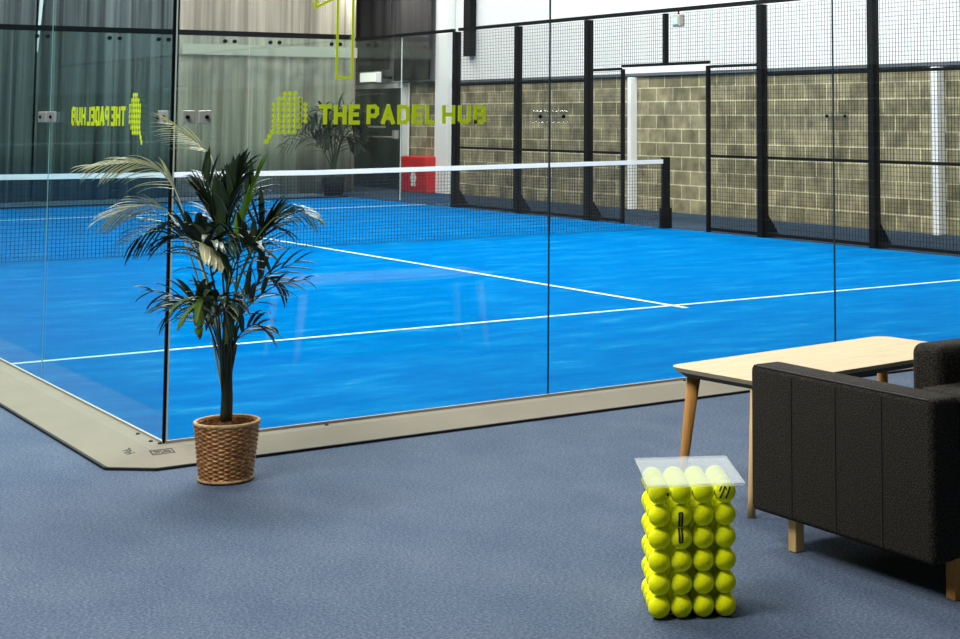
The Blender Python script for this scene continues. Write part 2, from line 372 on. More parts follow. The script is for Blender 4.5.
# small rating plate and inked marks on the kerb corner (sit on the slope)
def slope_back(u, v, h): return (u, -.095 - v, .051 - v * (.041 / .200) + h)
mb = MB()
for a, b, c, d in ((0, .10, 0, .006), (0, .10, .045, .051), (0, .006, 0, .051), (.094, .10, 0, .051), (.012, .050, .014, .021), (.056, .086, .016, .022), (.012, .036, .030, .036), (.044, .088, .029, .036)):
    mb.prism([(a - .105, c + .015), (b - .105, c + .015), (b - .105, d + .015), (a - .105, d + .015)], slope_back, .0004, .0012)
mb.build('rating_plate', M['ink'], kb)
def slope_left(u, v, h): return (-.095 - v, u, .051 - v * (.041 / .200) + h)
mb = MB()
for a, b, c, d in ((0, .006, 0, .035), (.006, .03, .016, .021), (.028, .034, .01, .035), (.045, .051, 0, .035), (.051, .07, .0, .005), (.066, .072, 0, .02), (.082, .088, -.005, .03), (.088, .105, -.005, .001)):
    mb.prism([(a - .065, c + .055), (b - .065, c + .055), (b - .065, d + .055), (a - .065, d + .055)], slope_left, .0004, .0012)
mb.build('inked_letters', M['ink'], kb)

# ------------------------------------------------------------------ lettering strokes
G = {  # glyph strokes in a 0..w by 0..1 box, thickness given apart
 'T': (.62, [[(0, 1), (.62, 1)], [(.31, 1), (.31, 0)]]),
 'H': (.60, [[(0, 0), (0, 1)], [(.60, 0), (.60, 1)], [(0, .5), (.60, .5)]]),
 'E': (.50, [[(.50, 1), (0, 1), (0, 0), (.50, 0)], [(0, .5), (.44, .5)]]),
 'P': (.56, [[(0, 0), (0, 1), (.42, 1), (.56, .88), (.56, .56), (.42, .42), (0, .42)]]),
 'A': (.66, [[(0, 0), (.33, 1), (.66, 0)], [(.12, .30), (.54, .30)]]),
 'D': (.58, [[(0, 0), (0, 1), (.40, 1), (.58, .82), (.58, .18), (.40, 0), (0, 0)]]),
 'L': (.46, [[(0, 1), (0, 0), (.46, 0)]]),
 'U': (.58, [[(0, 1), (0, .16), (.14, 0), (.44, 0), (.58, .16), (.58, 1)]]),
 'B': (.56, [[(0, 0), (0, 1), (.42, 1), (.54, .88), (.54, .62), (.42, .52), (0, .52)], [(.42, .52), (.58, .40), (.58, .12), (.44, 0), (0, 0)]]),
}
CNT = [0]
def stroke(mb, pts, t, fn, h0, h1):
    for a, b in zip(pts, pts[1:]):
        a = Vector(a); b = Vector(b); d = (b - a)
        if d.length < 1e-6: continue
        d.normalize(); n = Vector((-d.y, d.x)) * t / 2; e = d * t * .42
        CNT[0] += 1; h1 = .0022 + .00018 * (CNT[0] % 9)
        mb.prism([tuple(a - e - n), tuple(b + e - n), tuple(b + e + n), tuple(a - e + n)], fn, h0, h1)
def lettering(text_specs, fn, name, parent, z0, H):
    mb = MB(); t = .21
    for word, x0, x1 in text_specs:
        gap = .42; W = sum(G[c][0] for c in word) + gap * (len(word) - 1)
        t_ = H * t; sx = (x1 - x0 - t_) / W; sz = (H - t_); x = x0 + t_ / 2
        for c in word:
            w, ss = G[c]
            for s in ss: stroke(mb, [(x + px * sx, z0 + t_ / 2 + pz * sz) for px, pz in s], t_, fn, .0012, .0022)
            x += (w + gap) * sx
    return mb.build(name, M['vinyl'], parent)
def ball_logo(fn, name, parent, cx, cz, s=1.):
    mb = MB(); px = .0262 * s; pz = .0262 * s
    cols = {0: 3, 1: 5, 2: 7, 3: 7, 4: 7, 5: 7, 6: 5, 7: 4}
    rows = [range(2, 5), range(1, 6), range(0, 7), range(0, 7), range(0, 7), range(0, 7), range(0, 6), range(1, 5)]
    for r, cc in enumerate(rows):
        for c in cc:
            x = cx + (c - 3) * px; z = cz + (3.5 - r) * pz; h = .0098 * s
            mb.prism([(x + h * math.cos(PI / 8 + k * PI / 4) * 1.08, z + h * math.sin(PI / 8 + k * PI / 4) * 1.08) for k in range(8)], fn, .0012, .0022)
    for c in range(7):   # thin joining bars behind the dots
        r0 = [r for r, cc in enumerate(rows) if c in cc]; x = cx + (c - 3) * px
        stroke(mb, [(x, cz + (3.5 - r0[0]) * pz), (x, cz + (3.5 - r0[-1]) * pz)], .006 * s, fn, .0012, .0018)
    for (c, r) in ((-.15, 6.9), (-.75, 7.8), (-1.3, 8.7)):
        x = cx + (c - 3) * px; z = cz + (3.5 - r) * pz; h = .012 * s
        mb.prism([(x + h * math.cos(PI / 8 + k * PI / 4), z + h * math.sin(PI / 8 + k * PI / 4)) for k in range(8)], fn, .0012, .0022)
    stroke(mb, [(cx - 3.1 * px, cz - 3.3 * pz), (cx - 4.3 * px, cz - 5.2 * pz)], .012 * s, fn, .0012, .0018)
    return mb.build(name, M['vinyl'], parent)

# ------------------------------------------------------------------ near glass
GT = .012; Z0 = T; Z1 = 3.0
glass_back = []
gwb = empty('court_glass_wall', 'clear glass wall across the near end of the court with lime lettering', 'glass wall', (0, 0, Z0))
gws = empty('court_glass_wall', 'green-tinted glass side wall at left with mirrored lime lettering', 'glass wall', (0, 0, Z0))
for i in range(3):
    x0 = 2 * i + .004 + (0.012 if i == 0 else 0); x1 = 2 * i + 2 - .004
    hw = (x1 - x0) / 2
    e = MB().box(-hw, hw, 0, GT, 0.001, Z1 - Z0).build('glass_panel', M['glass'], gwb, loc=((x0 + x1) / 2, 0, 0))
    if i: MB().box(-hw - .0055, -hw - .001, .0, GT, .001, Z1 - Z0).build('dark_joint', M['seal'], e)
    glass_back.append(e)
e0 = glass_back[0]; ex0 = e0.location.x
fnb = lambda a, b, h: (a - ex0, -h, b - Z0)
lettering([('THE', .700, .915), ('PADEL', .950, 1.325), ('HUB', 1.362, 1.612)], fnb, 'lettering', e0, 1.462, .098)
ball_logo(fnb, 'racket_logo', e0, .555, 1.520)
one = [(.790, 1.69), (.870, 1.69), (.870, 2.30), (.805, 2.30), (.675, 2.20), (.675, 2.025), (.790, 2.085), (.790, 1.69)]
mb = MB(); stroke(mb, one, .0135, fnb, .0012, .0022); mb.build('number_outline', M['vinyl'], e0)
for i in range(2):
    y0 = 2.1 * i + .004 + (.012 if i == 0 else 0); y1 = 2.1 * i + 2.1 - .004
    hw = (y1 - y0) / 2
    e = MB().box(0, GT, -hw, hw, .001, Z1 - Z0).build('glass_panel', M['glass_side'], gws, loc=(0, (y0 + y1) / 2, 0))
    if i: MB().box(.004, .008, -hw - .0045, -hw - .002, .001, Z1 - Z0).build('pale_joint', M['edge'], e)
    if i == 0:
        ey = e.location.y
        fns = lambda a, b, h: (-h, a - ey, b - Z0)
        lettering([('THE', .70, .93), ('PADEL', .97, 1.35), ('HUB', 1.38, 1.64)], fns, 'lettering', e, 1.455, .098)
        ball_logo(fns, 'racket_logo', e, .555, 1.515)
cp = gwb
MB().box(-.010, .002, -.004, .010, .001, 2.95).build('corner_strip', M['black'], cp)
MB().box(.0025, .0085, -.006, -.001, .001, 2.95).build('corner_strip_edge', M['edge'], cp)
# clamps
def clamp(loc, rz, label, w=.21, par=None, mt='plate'):
    for s in (-1, 1):
        e = MB().box(s * w / 4 - w / 4 + .008, s * w / 4 + w / 4 - .008, -.012, -.001, -.03, .03).build('glass_clamp', M[mt], par, bevel=.004, seg=2)
        e.location = (loc[0], loc[1], loc[2] - Z0); e.rotation_euler[2] = rz
        mb = MB(); mb.tube([(s * w * .30, -.0125, 0), (s * w * .30, -.022, 0)], .009, 12); mb.build('bolt', M['black'], e)
clamp((0.105, -.002, 1.50), 0, 'steel clamp plate on the lettered glass at the court corner', .15, gwb)
clamp((-.004, .11, 1.50), -PI / 2, 'steel clamp plate on the tinted glass at the court corner', .14, gws)
clamp((2.0, -.002, 1.50), 0, 'steel clamp across the middle back glass seam, right of the lettering', .24, gwb, 'acrylic')
clamp((4.0, -.002, 1.50), 0, 'steel clamp across the right-hand back glass seam', .24, gwb, 'acrylic')
clamp((-.004, 2.1, 1.50), -PI / 2, 'steel clamp across the left-hand side glass seam', .36, gws)

# ------------------------------------------------------------------ net
nt_ = empty('padel_net', 'black court net with white top tape across the blue turf', 'net', (5, 10, 0))
def ztop(x): return .88 + .04 * abs(x - 5) / 5
mb = MB()
N = 240
for i in range(N + 1):
    x = .16 + 9.72 * i / N; mb.box(x - 5.002, x - 4.998, -.002, .002, .02, ztop(x) - .03)
for k in range(22):
    z = .02 + k * .04
    for a, b in ((.16, 5), (5, 9.88)):
        za = z * ztop(a) / .88 - .0; zb = z * ztop(b) / .88
        mb.add([(x - 5, y, zz + dz) for x, zz in ((a, za), (b, zb)) for y in (-.002, .002) for dz in (-.002, .002)],
               [(0, 1, 3, 2), (4, 6, 7, 5), (0, 4, 5, 1), (2, 3, 7, 6), (0, 2, 6, 4), (1, 5, 7, 3)])
mb.build('netting', M['netcord'], nt_)
mb = MB()
for a, b in ((.16, 5), (5, 9.885)):
    mb.add([(x - 5, y, ztop(x) + dz) for x in (a, b) for y in (-.008, .008) for dz in (-.055, .0)],
           [(0, 1, 3, 2), (4, 6, 7, 5), (0, 4, 5, 1), (2, 3, 7, 6), (0, 2, 6, 4), (1, 5, 7, 3)])
mb.build('top_tape', M['tape'], nt_)
for x in (9.93, .12):
    p = MB().box(x - 5.045, x - 4.955, -.045, .045, .011, .95).build('net_post', M['black'], nt_, bevel=.006, seg=1)
    MB().box(x - 5.06, x - 4.94, -.06, .06, .012, .28).build('post_sleeve', M['black'], p)

# ------------------------------------------------------------------ right side fence
def post(y, s, z1, label, gus=True):
    e = empty('fence_post', label, 'post', (10.0, y, .006), group=None)
    MB().box(-s / 2, s / 2, -s / 2, s / 2, 0, z1).build('upright', M['black'], e, bevel=.004, seg=1)
    if gus:
        MB().prism([(s / 2, 0), (s / 2 + .20, 0), (s / 2 + .20, .012), (s / 2, .30)], lambda a, b, h: (a, h, b), -.03, .03).build('gusset', M['black'], e)
        MB().box(-s / 2, s / 2 + .2, -s / 2, s / 2, 0, .012).build('base_plate', M['black'], e)
post(6.05, .10, 2.87, 'black fence post nearest the right edge of the photo')
post(8.05, .10, 2.87, 'black fence post right of the doorway bay')
post(12.0, .10, 2.87, 'black fence post just left of the open doorway bay')
post(14.0, .10, 2.87, 'black fence post third from the doorway, left of the middle clamp')
post(16.0, .110, 2.87, 'thick black post where fence meets glass at the far corner bay')
post(9.15, .050, 2.14, 'slim black jamb on the right side of the open doorway', False)
post(11.12, .050, 2.14, 'slim black jamb on the left side of the open doorway', False)
fl = empty('wall_floodlight', 'small white fitting under the fence top rail beside short upright', 'fitting', (10.0, 9.80, 2.68))
MB().box(-.05, .05, -.08, .08, 0, .16).build('housing', M['alu'], fl, bevel=.01, seg=1)
MB().box(-.06, -.05, -.05, .05, .03, .13).build('lens', M['edge'], fl)
MB().tube([(0, 0, .16), (0, 0, .21)], .012, 8).build('bracket', M['black'], fl)
rl = MB().box(-.03, .03, -7.9, 7.9, 0, .05).build('top_rail', M['black'], loc=(10.0, 8.0, 2.885)); tag(rl, 'long black top rail running along the right fence', 'rail')
def meshbay(y0, y1, z0, z1, rails, label):
    e = empty('mesh_panel', label, 'mesh panel', (10.0, (y0 + y1) / 2, z0)); h = (y1 - y0) / 2; w = .0021
    mb = MB(); n = int(round((y1 - y0) / .05)); k = int(round((z1 - z0) / .05))
    for i in range(n + 1):
        y = -h + (y1 - y0) * i / n; mb.box(-w, w, y - w, y + w, 0, z1 - z0)
    for j in range(k + 1):
        z = (z1 - z0) * j / k; mb.box(w, 3 * w, -h, h, z - w, z + w)
    mb.build('wire_mesh', M['wire'], e)
    for z in rails: MB().box(-.018, .018, -h, h, z - z0 - .018, z - z0 + .018).build('rail', M['black'], e)
    return e
meshbay(4.0, 5.98, .03, 2.86, (.05, .98, 2.0), 'black wire mesh panel at the right edge of the photo')
meshbay(6.12, 7.98, .03, 2.86, (.05, .98, 2.0), 'black wire mesh panel between the two thick posts right of doorway')
meshbay(8.12, 9.10, .03, 2.86, (.05, .98, 2.13), 'narrow black wire mesh panel right of the open doorway')
dm = meshbay(9.13, 11.13, 2.17, 2.86, (2.19,), 'short black wire mesh panel above the open doorway')
MB().box(-.03, .03, -.065, -.005, 0, .70).build('short_post', M['black'], dm)
meshbay(11.16, 11.93, .03, 2.86, (.05, .98, 2.15), 'narrow black wire mesh panel left of the open doorway')
meshbay(12.07, 13.93, .03, 2.86, (.05, .98, 2.0), 'black wire mesh panel behind the middle of the court net')
meshbay(14.07, 15.92, .03, 2.86, (.05, .98, 2.0), 'black wire mesh panel beside the far glass corner')
# far corner glass (right side) and end wall glass
gwr = empty('court_glass_wall', 'clear glass wall at the far right corner in front of the dark door', 'glass wall', (10.0, 16.06, .03))
for i in range(2):
    e = MB().box(-.006, .006, -.95, .95, 0, 2.83).build('glass_panel', M['glass'], gwr, loc=(0, 1.0 + i * 1.91, 0))
    if i == 0: MB().box(-.008, .008, .952, .958, 0, 2.83).build('pale_joint', M['edge'], e)
MB().box(-.03, .03, .04, 3.84, 2.85, 2.90).build('top_rail', M['black'], gwr)
gwe = empty('court_glass_wall', 'green-tinted glass wall closing the far end of the court', 'glass wall', (0, 20.0, .03))
for i in range(5):
    e = MB().box(-.99, .99, 0, .012, 0, 2.88).build('glass_panel', M['glass_far'], gwe, loc=(1 + 2 * i, 0, 0))
    for sx in (-.62, -.45, .55, .72):
        MB().tube([(sx, -.03, 2.78), (sx, -.001, 2.78)], .035, 12).build('glass_bolt', M['black'], e)
MB().box(0, 9.95, -.03, .03, 2.87, 2.96).build('top_rail', M['black'], gwe)
MB().box(.05, 9.95, .005, .04, -.024, -.001).build('bottom_rail', M['black'], gwe)

# ------------------------------------------------------------------ palms
CAMX, CAMY, CAMZ = -2.386137224200668, -7.157924783880141, 1.507983304883663
def bez(P, n):
    P = [Vector(p) for p in P]; out = []
    for i in range(n + 1):
        t = i / n; Q = P[:]
        while len(Q) > 1: Q = [a.lerp(b, t) for a, b in zip(Q, Q[1:])]
        out.append(Q[0])
    return out
def spline(P, n):
    P = [Vector(p) for p in P]; Q = [P[0] * 2 - P[1]] + P + [P[-1] * 2 - P[-2]]; out = []; m = len(P) - 1
    for i in range(n + 1):
        t = i / n * m; k = min(int(t), m - 1); t -= k; a, b, c, d = Q[k:k + 4]
        out.append(.5 * ((2 * b) + (c - a) * t + (2 * a - 5 * b + 4 * c - d) * t * t + (3 * b - a - 3 * c + d) * t ** 3))
    return out
DV = Vector((.589, .808, 0))
def frond(parent, ctrl, nl, L, mat, start=.35, width=.026, droop=.5, spread=1., seed=0, bias=None, rr=.005, name='frond', both=(1, -1), inpl=.6, ang=.55):
    rnd = random.Random(seed); n = 40; C = spline(ctrl, n)
    mb = MB(); mb.tube(C, [rr * (1 - .75 * i / n) for i in range(n + 1)], 6)
    for k in range(nl):
        t = start + (1 - start) * (k + .5) / nl; i = min(n - 1, int(t * n)); P = C[i].lerp(C[i + 1], t * n - i)
        T_ = (C[i + 1] - C[max(0, i - 1)]).normalized()
        side = T_.cross(Vector((0, 0, 1))) * (1 - inpl) + T_.cross(DV) * inpl
        if side.length < .2: side = T_.cross(Vector((.81, -.59, 0)))
        side.normalize()
        env = math.sin(PI * min(1, (.22 + .78 * (k + .5) / nl)) ** .9) ** .55
        for s in both:
            ll = L * (.45 + .55 * env) * rnd.uniform(.85, 1.1)
            a = ang + .45 * (1 - t) + rnd.uniform(-.15, .15)
            d = (T_ * math.cos(a) + side * s * math.sin(a) * spread).normalized()
            if bias is not None: d = (d + Vector(bias) * .6).normalized()
            m = 7; pts = []; p = P.copy(); dd = d.copy()
            dr_ = droop * rnd.uniform(.6, 1.3)
            for j in range(m + 1):
                pts.append(p.copy()); p = p + dd * (ll / m); dd = (dd + Vector((0, 0, -1)) * dr_ * .22 * (j + 1) / m * 1.6).normalized()
            vs = []; w0 = width * rnd.uniform(.8, 1.15)
            for j, q in enumerate(pts):
                u = j / m; w = w0 * .5 * (math.sin(PI * min(1, (u * .92 + .08))) ** .6) * (1 - .25 * u) if j < m else .0006
                tt = (pts[min(j + 1, m)] - pts[max(j - 1, 0)]).normalized()
                up = Vector((0, 0, 1)) - tt * tt.z
                if up.length < .15: up = Vector((.59, .81, 0))
                up.normalize(); x = tt.cross(up).normalized()
                vs += [q + x * w + up * w * .35, q - up * w * .0, q - x * w + up * w * .35]
            mb.add(vs, [f for j in range(m) for f in ((3 * j, 3 * j + 1, 3 * j + 4, 3 * j + 3), (3 * j + 1, 3 * j + 2, 3 * j + 5, 3 * j + 4))])
    return mb.build(name, mat, parent, smooth=False)

PX, PY = .045, -.640
pot = empty('potted_palm', 'tall kentia palm in a round wicker basket beside the court corner', 'potted plant', (PX, PY, .001))
# wicker basket: woven surface
rows, NP = 66, 180; vs = []; fs = []
for side in (0, 1):
    for r in range(rows + 1):
        t = r / rows; z = .012 + .223 * t; R = .107 + .024 * t
        if side: R -= .014
        for k in range(NP):
            ph = 2 * PI * k / NP; band = t * 25
            o = 0 if side else .0042 * math.cos(ph * 15 + PI * int(band)) * math.sin(PI * (band % 1)) + .0018 * abs(math.sin(PI * band))
            vs.append(((R + o) * math.cos(ph), (R + o) * math.sin(ph), z))
S = (rows + 1) * NP
for r in range(rows):
    for k in range(NP):
        a = r * NP + k; b = r * NP + (k + 1) % NP; fs.append((a, b, b + NP, a + NP)); fs.append((a + S, a + NP + S, b + NP + S, b + S))
for k in range(NP):
    b = (k + 1) % NP; fs.append((k, k + S, b + S, b)); a = rows * NP; fs.append((a + k, a + b, a + b + S, a + k + S))
bk = MB().add(vs, fs).build('wicker_basket', M['wicker'], pot, smooth=True)
def ring(R, z, r, n=72, tw=26):
    pts = [((R + .0015 * math.sin(tw * 2 * PI * k / n)) * math.cos(2 * PI * k / n), (R + .0015 * math.sin(tw * 2 * PI * k / n)) * math.sin(2 * PI * k / n), z) for k in range(n + 1)]
    return MB().tube(pts, r, 8, False)
ring(.128, .237, .008).build('basket_rim', M['rim'], bk, smooth=True)
ring(.107, .010, .007).build('basket_foot', M['rim'], bk, smooth=True)
mb = MB(); mb.lathe([(0, .0), (.113, 0), (.114, .02), (.06, .028), (0, .03)], 32, (0, 0, .185)); mb.build('soil', M['soil'], pot, smooth=True)
rv = Vector((.808, -.589, 0)); dv = Vector((.589, .808, 0)); KP = .00427
def W(zx, zy, d=0.):      # point on the plant: across, up (units of the sketch) and depth in metres
    return rv * ((60 + zx / 1.597 - 225) * KP) + dv * d + Vector((0, 0, (485 - 100 - zy / 1.597) * KP))
mb = MB()
for k, (x, d, tx, ty) in enumerate([(258, .0, 250, 400), (262, .02, 258, 395), (267, -.01, 266, 400), (262, -.025, 262, 405), (260, .03, 270, 410), (265, .01, 256, 410)]):
    mb.tube(spline([W(x, 525, d), W(x, 470, d), W(tx, ty, d * 1.5)], 6), [.015, .015, .014, .013, .012, .010, .008], 8)
mb.build('stem', M['stem'], pot, smooth=True)
LF = M['leaf']; LG = M['leafgreen']; LP = M['leaflit']
rl_ = lambda a, b=0., c=0.: tuple(rv * a + dv * b + Vector((0, 0, c)))
b0 = lambda d=0.: W(261 + 60 * d, 480, d * .4)
FR = [
 ([b0(), W(240, 340, -.05), W(205, 230, -.08), W(180, 158, -.10), W(140, 126, -.13), W(70, 128, -.16)], 20, .20, LP, dict(start=.56, bias=rl_(-.75, 0, -.45), droop=.55, width=.017, inpl=.4)),
 ([b0(), W(248, 330, .05), W(234, 200, .08), W(222, 125, .09), W(198, 95, .09), W(162, 66, .08)], 15, .20, LP, dict(start=.66, bias=rl_(-.95, 0, -.12), droop=.25, width=.013, inpl=.4)),
 ([b0(-.05), W(238, 350, -.10), W(212, 250, -.16), W(180, 196, -.18), W(140, 190, -.20), W(100, 205, -.22)], 17, .19, LP, dict(start=.55, bias=rl_(-.55, 0, -.55), droop=.5, width=.014, inpl=.4)),
 ([b0(.03), W(240, 350, -.03), W(218, 260, -.06), W(195, 215, -.08), W(160, 222, -.10), W(125, 245, -.12)], 13, .18, LF, dict(start=.55, bias=rl_(-.4, 0, -.2), droop=.6, width=.020)),
 # central dark blades
 ([b0(), W(252, 340, .02), W(240, 240, .04), W(228, 200, .04), W(216, 180, .03)], 10, .19, LF, dict(start=.45, droop=.15, width=.040, ang=.22, spread=.6)),
 ([b0(.02), W(256, 340, .05), W(250, 240, .08), W(250, 195, .10), W(241, 170, .10)], 10, .17, LF, dict(start=.48, droop=.2, width=.040, ang=.25, spread=.7)),
 ([b0(-.02), W(258, 340, .0), W(258, 240, .0), W(262, 190, -.02), W(272, 160, -.03), W(286, 130, -.03)], 12, .15, LF, dict(start=.48, droop=.55, width=.036, ang=.30, spread=.7)),
 ([b0(.04), W(262, 330, .10), W(262, 240, .15), W(262, 195, .18), W(275, 165, .20)], 10, .20, LF, dict(start=.45, droop=.8, width=.030)),
 ([b0(), W(250, 330, .04), W(232, 230, .06), W(224, 175, .07), W(206, 142, .08)], 9, .17, LF, dict(start=.55, droop=.7, width=.024, bias=rl_(.2, 0, -.2))),
 ([b0(), W(266, 340, -.06), W(280, 260, -.10), W(298, 195, -.12), W(318, 135, -.12)], 8, .17, M['leafbright'], dict(start=.45, spread=.30, droop=.05, width=.024, ang=.14)),
 # right side
 ([b0(), W(268, 340, .03), W(290, 270, .05), W(312, 235, .06), W(328, 215, .06)], 10, .17, LF, dict(start=.50, droop=.30, width=.040, ang=.25, spread=.8)),
 ([b0(), W(270, 350, -.03), W(300, 260, -.05), W(335, 212, -.06), W(370, 200, -.06), W(400, 212, -.07)], 13, .12, LG, dict(start=.60, droop=.9, width=.020, bias=rl_(.3, 0, -.5))),
 ([b0(-.04), W(266, 360, -.10), W(284, 290, -.16), W(306, 250, -.20), W(325, 250, -.24)], 11, .19, LF, dict(start=.42, droop=.8, width=.032)),
 # mid mass
 ([b0(-.04), W(256, 350, -.10), W(246, 270, -.18), W(222, 236, -.22), W(196, 232, -.26)], 13, .20, LF, dict(start=.45, droop=.9, width=.034)),
 ([b0(-.06), W(262, 360, -.14), W(258, 280, -.24), W(262, 240, -.30), W(282, 250, -.36)], 13, .20, LF, dict(start=.42, droop=1.0, width=.034)),
 ([b0(-.05), W(254, 350, -.12), W(240, 270, -.22), W(232, 240, -.28), W(262, 246, -.33), W(290, 262, -.36)], 12, .10, LP, dict(start=.72, droop=1.2, width=.024, bias=rl_(0, 0, -1.2), inpl=.2)),
 ([b0(.05), W(250, 340, .10), W(236, 270, .16), W(226, 230, .20), W(205, 225, .24)], 11, .22, LF, dict(start=.45, droop=.8, width=.032)),
 ([b0(.02), W(270, 350, .10), W(284, 280, .15), W(292, 235, .18), W(310, 225, .20)], 11, .22, LF, dict(start=.45, droop=.7, width=.030)),
 # lower tier
 ([b0(), W(258, 420, .03), W(276, 350, .05), W(318, 304, .06), W(368, 280, .06)], 6, .17, LF, dict(start=.42, droop=.45, width=0.034, ang=.35)),
 ([b0(), W(266, 420, -.03), W(288, 360, -.05), W(335, 318, -.06), W(395, 304, -.06)], 6, .12, LF, dict(start=.45, droop=.8, width=0.026, bias=rl_(.2, 0, -.3))),
 ([b0(), W(262, 450, .0), W(276, 400, .0), W(300, 378, .0), W(322, 382, -.02)], 6, .15, LF, dict(start=.45, droop=.9, width=0.034)),
 ([b0(), W(252, 420, -.02), W(236, 370, -.03), W(205, 336, -.04), W(140, 322, -.06)], 8, .16, LF, dict(start=.42, droop=.6, width=0.031, bias=rl_(-.2, 0, -.3))),
 ([b0(-.03), W(254, 420, -.06), W(240, 365, -.12), W(222, 335, -.16), W(196, 345, -.20)], 8, .20, LF, dict(start=.42, droop=.9, width=0.039)),
 ([b0(-.04), W(260, 410, -.10), W(262, 350, -.18), W(270, 325, -.24), W(292, 345, -.30)], 8, .19, LF, dict(start=.42, droop=1.0, width=0.039)),
 ([b0(-.03), W(256, 400, -.08), W(250, 350, -.16), W(246, 325, -.22), W(238, 345, -.28)], 6, .17, LG, dict(start=.50, droop=1.2, width=0.036, bias=rl_(0, 0, -.6))),
 ([b0(.03), W(266, 400, .08), W(284, 340, .12), W(300, 310, .14), W(325, 320, .16)], 7, .19, LF, dict(start=.42, droop=.8, width=0.036)),
 ([b0(.02), W(254, 420, .05), W(244, 380, .08), W(234, 350, .10), W(205, 365, .12)], 6, .18, LF, dict(start=.42, droop=.8, width=0.034)),
]
for k, (c, n, L, mt, kw) in enumerate(FR):
    o = frond(pot, c, n, L, mt, seed=11 + k, **kw)
    if mt is LP: o['label'] = 'pale yellow-green frond with glossy light put into its colour'
    if mt is LG: o['label'] = 'fresh green frond'

# far palm beyond the end glass
fp = empty('potted_palm', 'dark palm in a pot beyond the far end glass near the door', 'potted plant', (10.03, 20.88, .001))
MB().lathe([(0, 0), (.17, 0), (.22, .34), (.20, .34), (.19, .30), (0, .30)], 28).build('pot', M['black'], fp, smooth=True)
MB().tube([(0, 0, .25), (.01, 0, .8)], [.04, .02], 8).build('stem', M['stem'], fp)
for k in range(13):
    a = 2 * PI * k / 13 + .3; h = .95 + .45 * ((k * 7) % 5) / 4; r = .40 + .40 * ((k * 3) % 4) / 3
    u = Vector((math.cos(a), math.sin(a) * .28, 0))
    frond(fp, [(0, 0, .3), u * (r * .15) + Vector((0, 0, h * .7)), u * (r * .6) + Vector((0, 0, h * 1.15)), u * r * 1.35 + Vector((0, 0, h * .95))], 12, .36, M['leaffar'], start=.40, width=.06, droop=1., seed=60 + k, rr=.012)

# ------------------------------------------------------------------ tennis ball side table
BR = .0335; DB = .0668
bt = empty('tennis_ball_table', 'side table built from stacked yellow tennis balls under clear acrylic', 'side table', (0, 0, 0))
BTA = math.radians(-29); bt.location = (.448, -3.176, .001); bt.rotation_euler[2] = BTA
me = None
bmx = bmesh.new(); bmesh.ops.create_icosphere(bmx, subdivisions=4, radius=BR); me = bpy.data.meshes.new('tennis_ball'); bmx.to_mesh(me); bmx.free()
for p in me.polygons: p.use_smooth = True
me.materials.append(M['ball'])
NX, NY, NZ = 4, 4, 6
rnd = random.Random(5); balls = {}
for k in range(NZ):
    for j in range(NY):
        for i in range(NX):
            o = bpy.data.objects.new('tennis_ball', me); COL.objects.link(o); o.parent = bt
            o.location = ((i) * DB, (j) * DB, BR + k * DB)
            o.rotation_euler = (rnd.uniform(0, 6.28), rnd.uniform(0, 6.28), rnd.uniform(0, 6.28)); balls[(i, j, k)] = o
def ball_mark(i, k, strokes_, name='printed_mark'):
    b = balls[(i, 0, k)]; b.rotation_euler = (0, 0, 0); mb = MB()
    for (x0, z0, x1, z1, t) in strokes_:
        n = 8; L = Vector((x1 - x0, z1 - z0)); nn = Vector((-L.y, L.x)).normalized() * t / 2; vs = []
        for q in range(n + 1):
            for s in (-1, 1):
                x = x0 + L.x * q / n + nn.x * s; z = z0 + L.y * q / n + nn.y * s
                v = Vector((x - .25, -1, z + .25)); v = Vector((x, -math.sqrt(max(.02, 1 - min(.97, x * x + z * z))), z)).normalized()
                vs += [v * BR * 1.004, v * BR * 1.025]
        fs = [(0, 2, 3, 1), (4 * n, 4 * n + 1, 4 * n + 3, 4 * n + 2)]
        for q in range(n):
            a = 4 * q; c = a + 4
            fs += [(a + 1, a + 3, c + 3, c + 1), (a, c, c + 2, a + 2), (a, a + 1, c + 1, c), (a + 2, c + 2, c + 3, a + 3)]
        mb.add(vs, fs)
    o = mb.build(name, M['ink'], b); return o
# row 5 is the topmost; marks seen on the second column and on the top right ball
ball_mark(1, 4, [(-.26, .42, -.26, -.90, .19), (-.02, .42, -.02, -.90, .19), (-.26, .42, -.02, .42, .10)])
ball_mark(1, 3, [(-.26, .90, -.26, -.20, .19), (-.02, .90, -.02, -.20, .19), (-.26, -.20, -.02, -.20, .10)])
ball_mark(3, 5, [(-.55, -.45, -.10, .60, .14), (-.05, -.45, .35, .55, .14), (-.60, .15, -.38, .60, .11), (-.10, .60, .05, .30, .11)])
ball_mark(0, 5, [(.62, .15, .78, -.12, .12), (.60, -.05, .82, .06, .12)])
ac = MB().box(-.148, .150, -.185, .195, 0, .008)
ac.v = [Vector((v.x + 1.5 * DB, v.y + 1.5 * DB, v.z)) for v in ac.v]
ac.build('acrylic_top', M['acrylic'], bt, loc=(0, 0, NZ * DB + .0015))

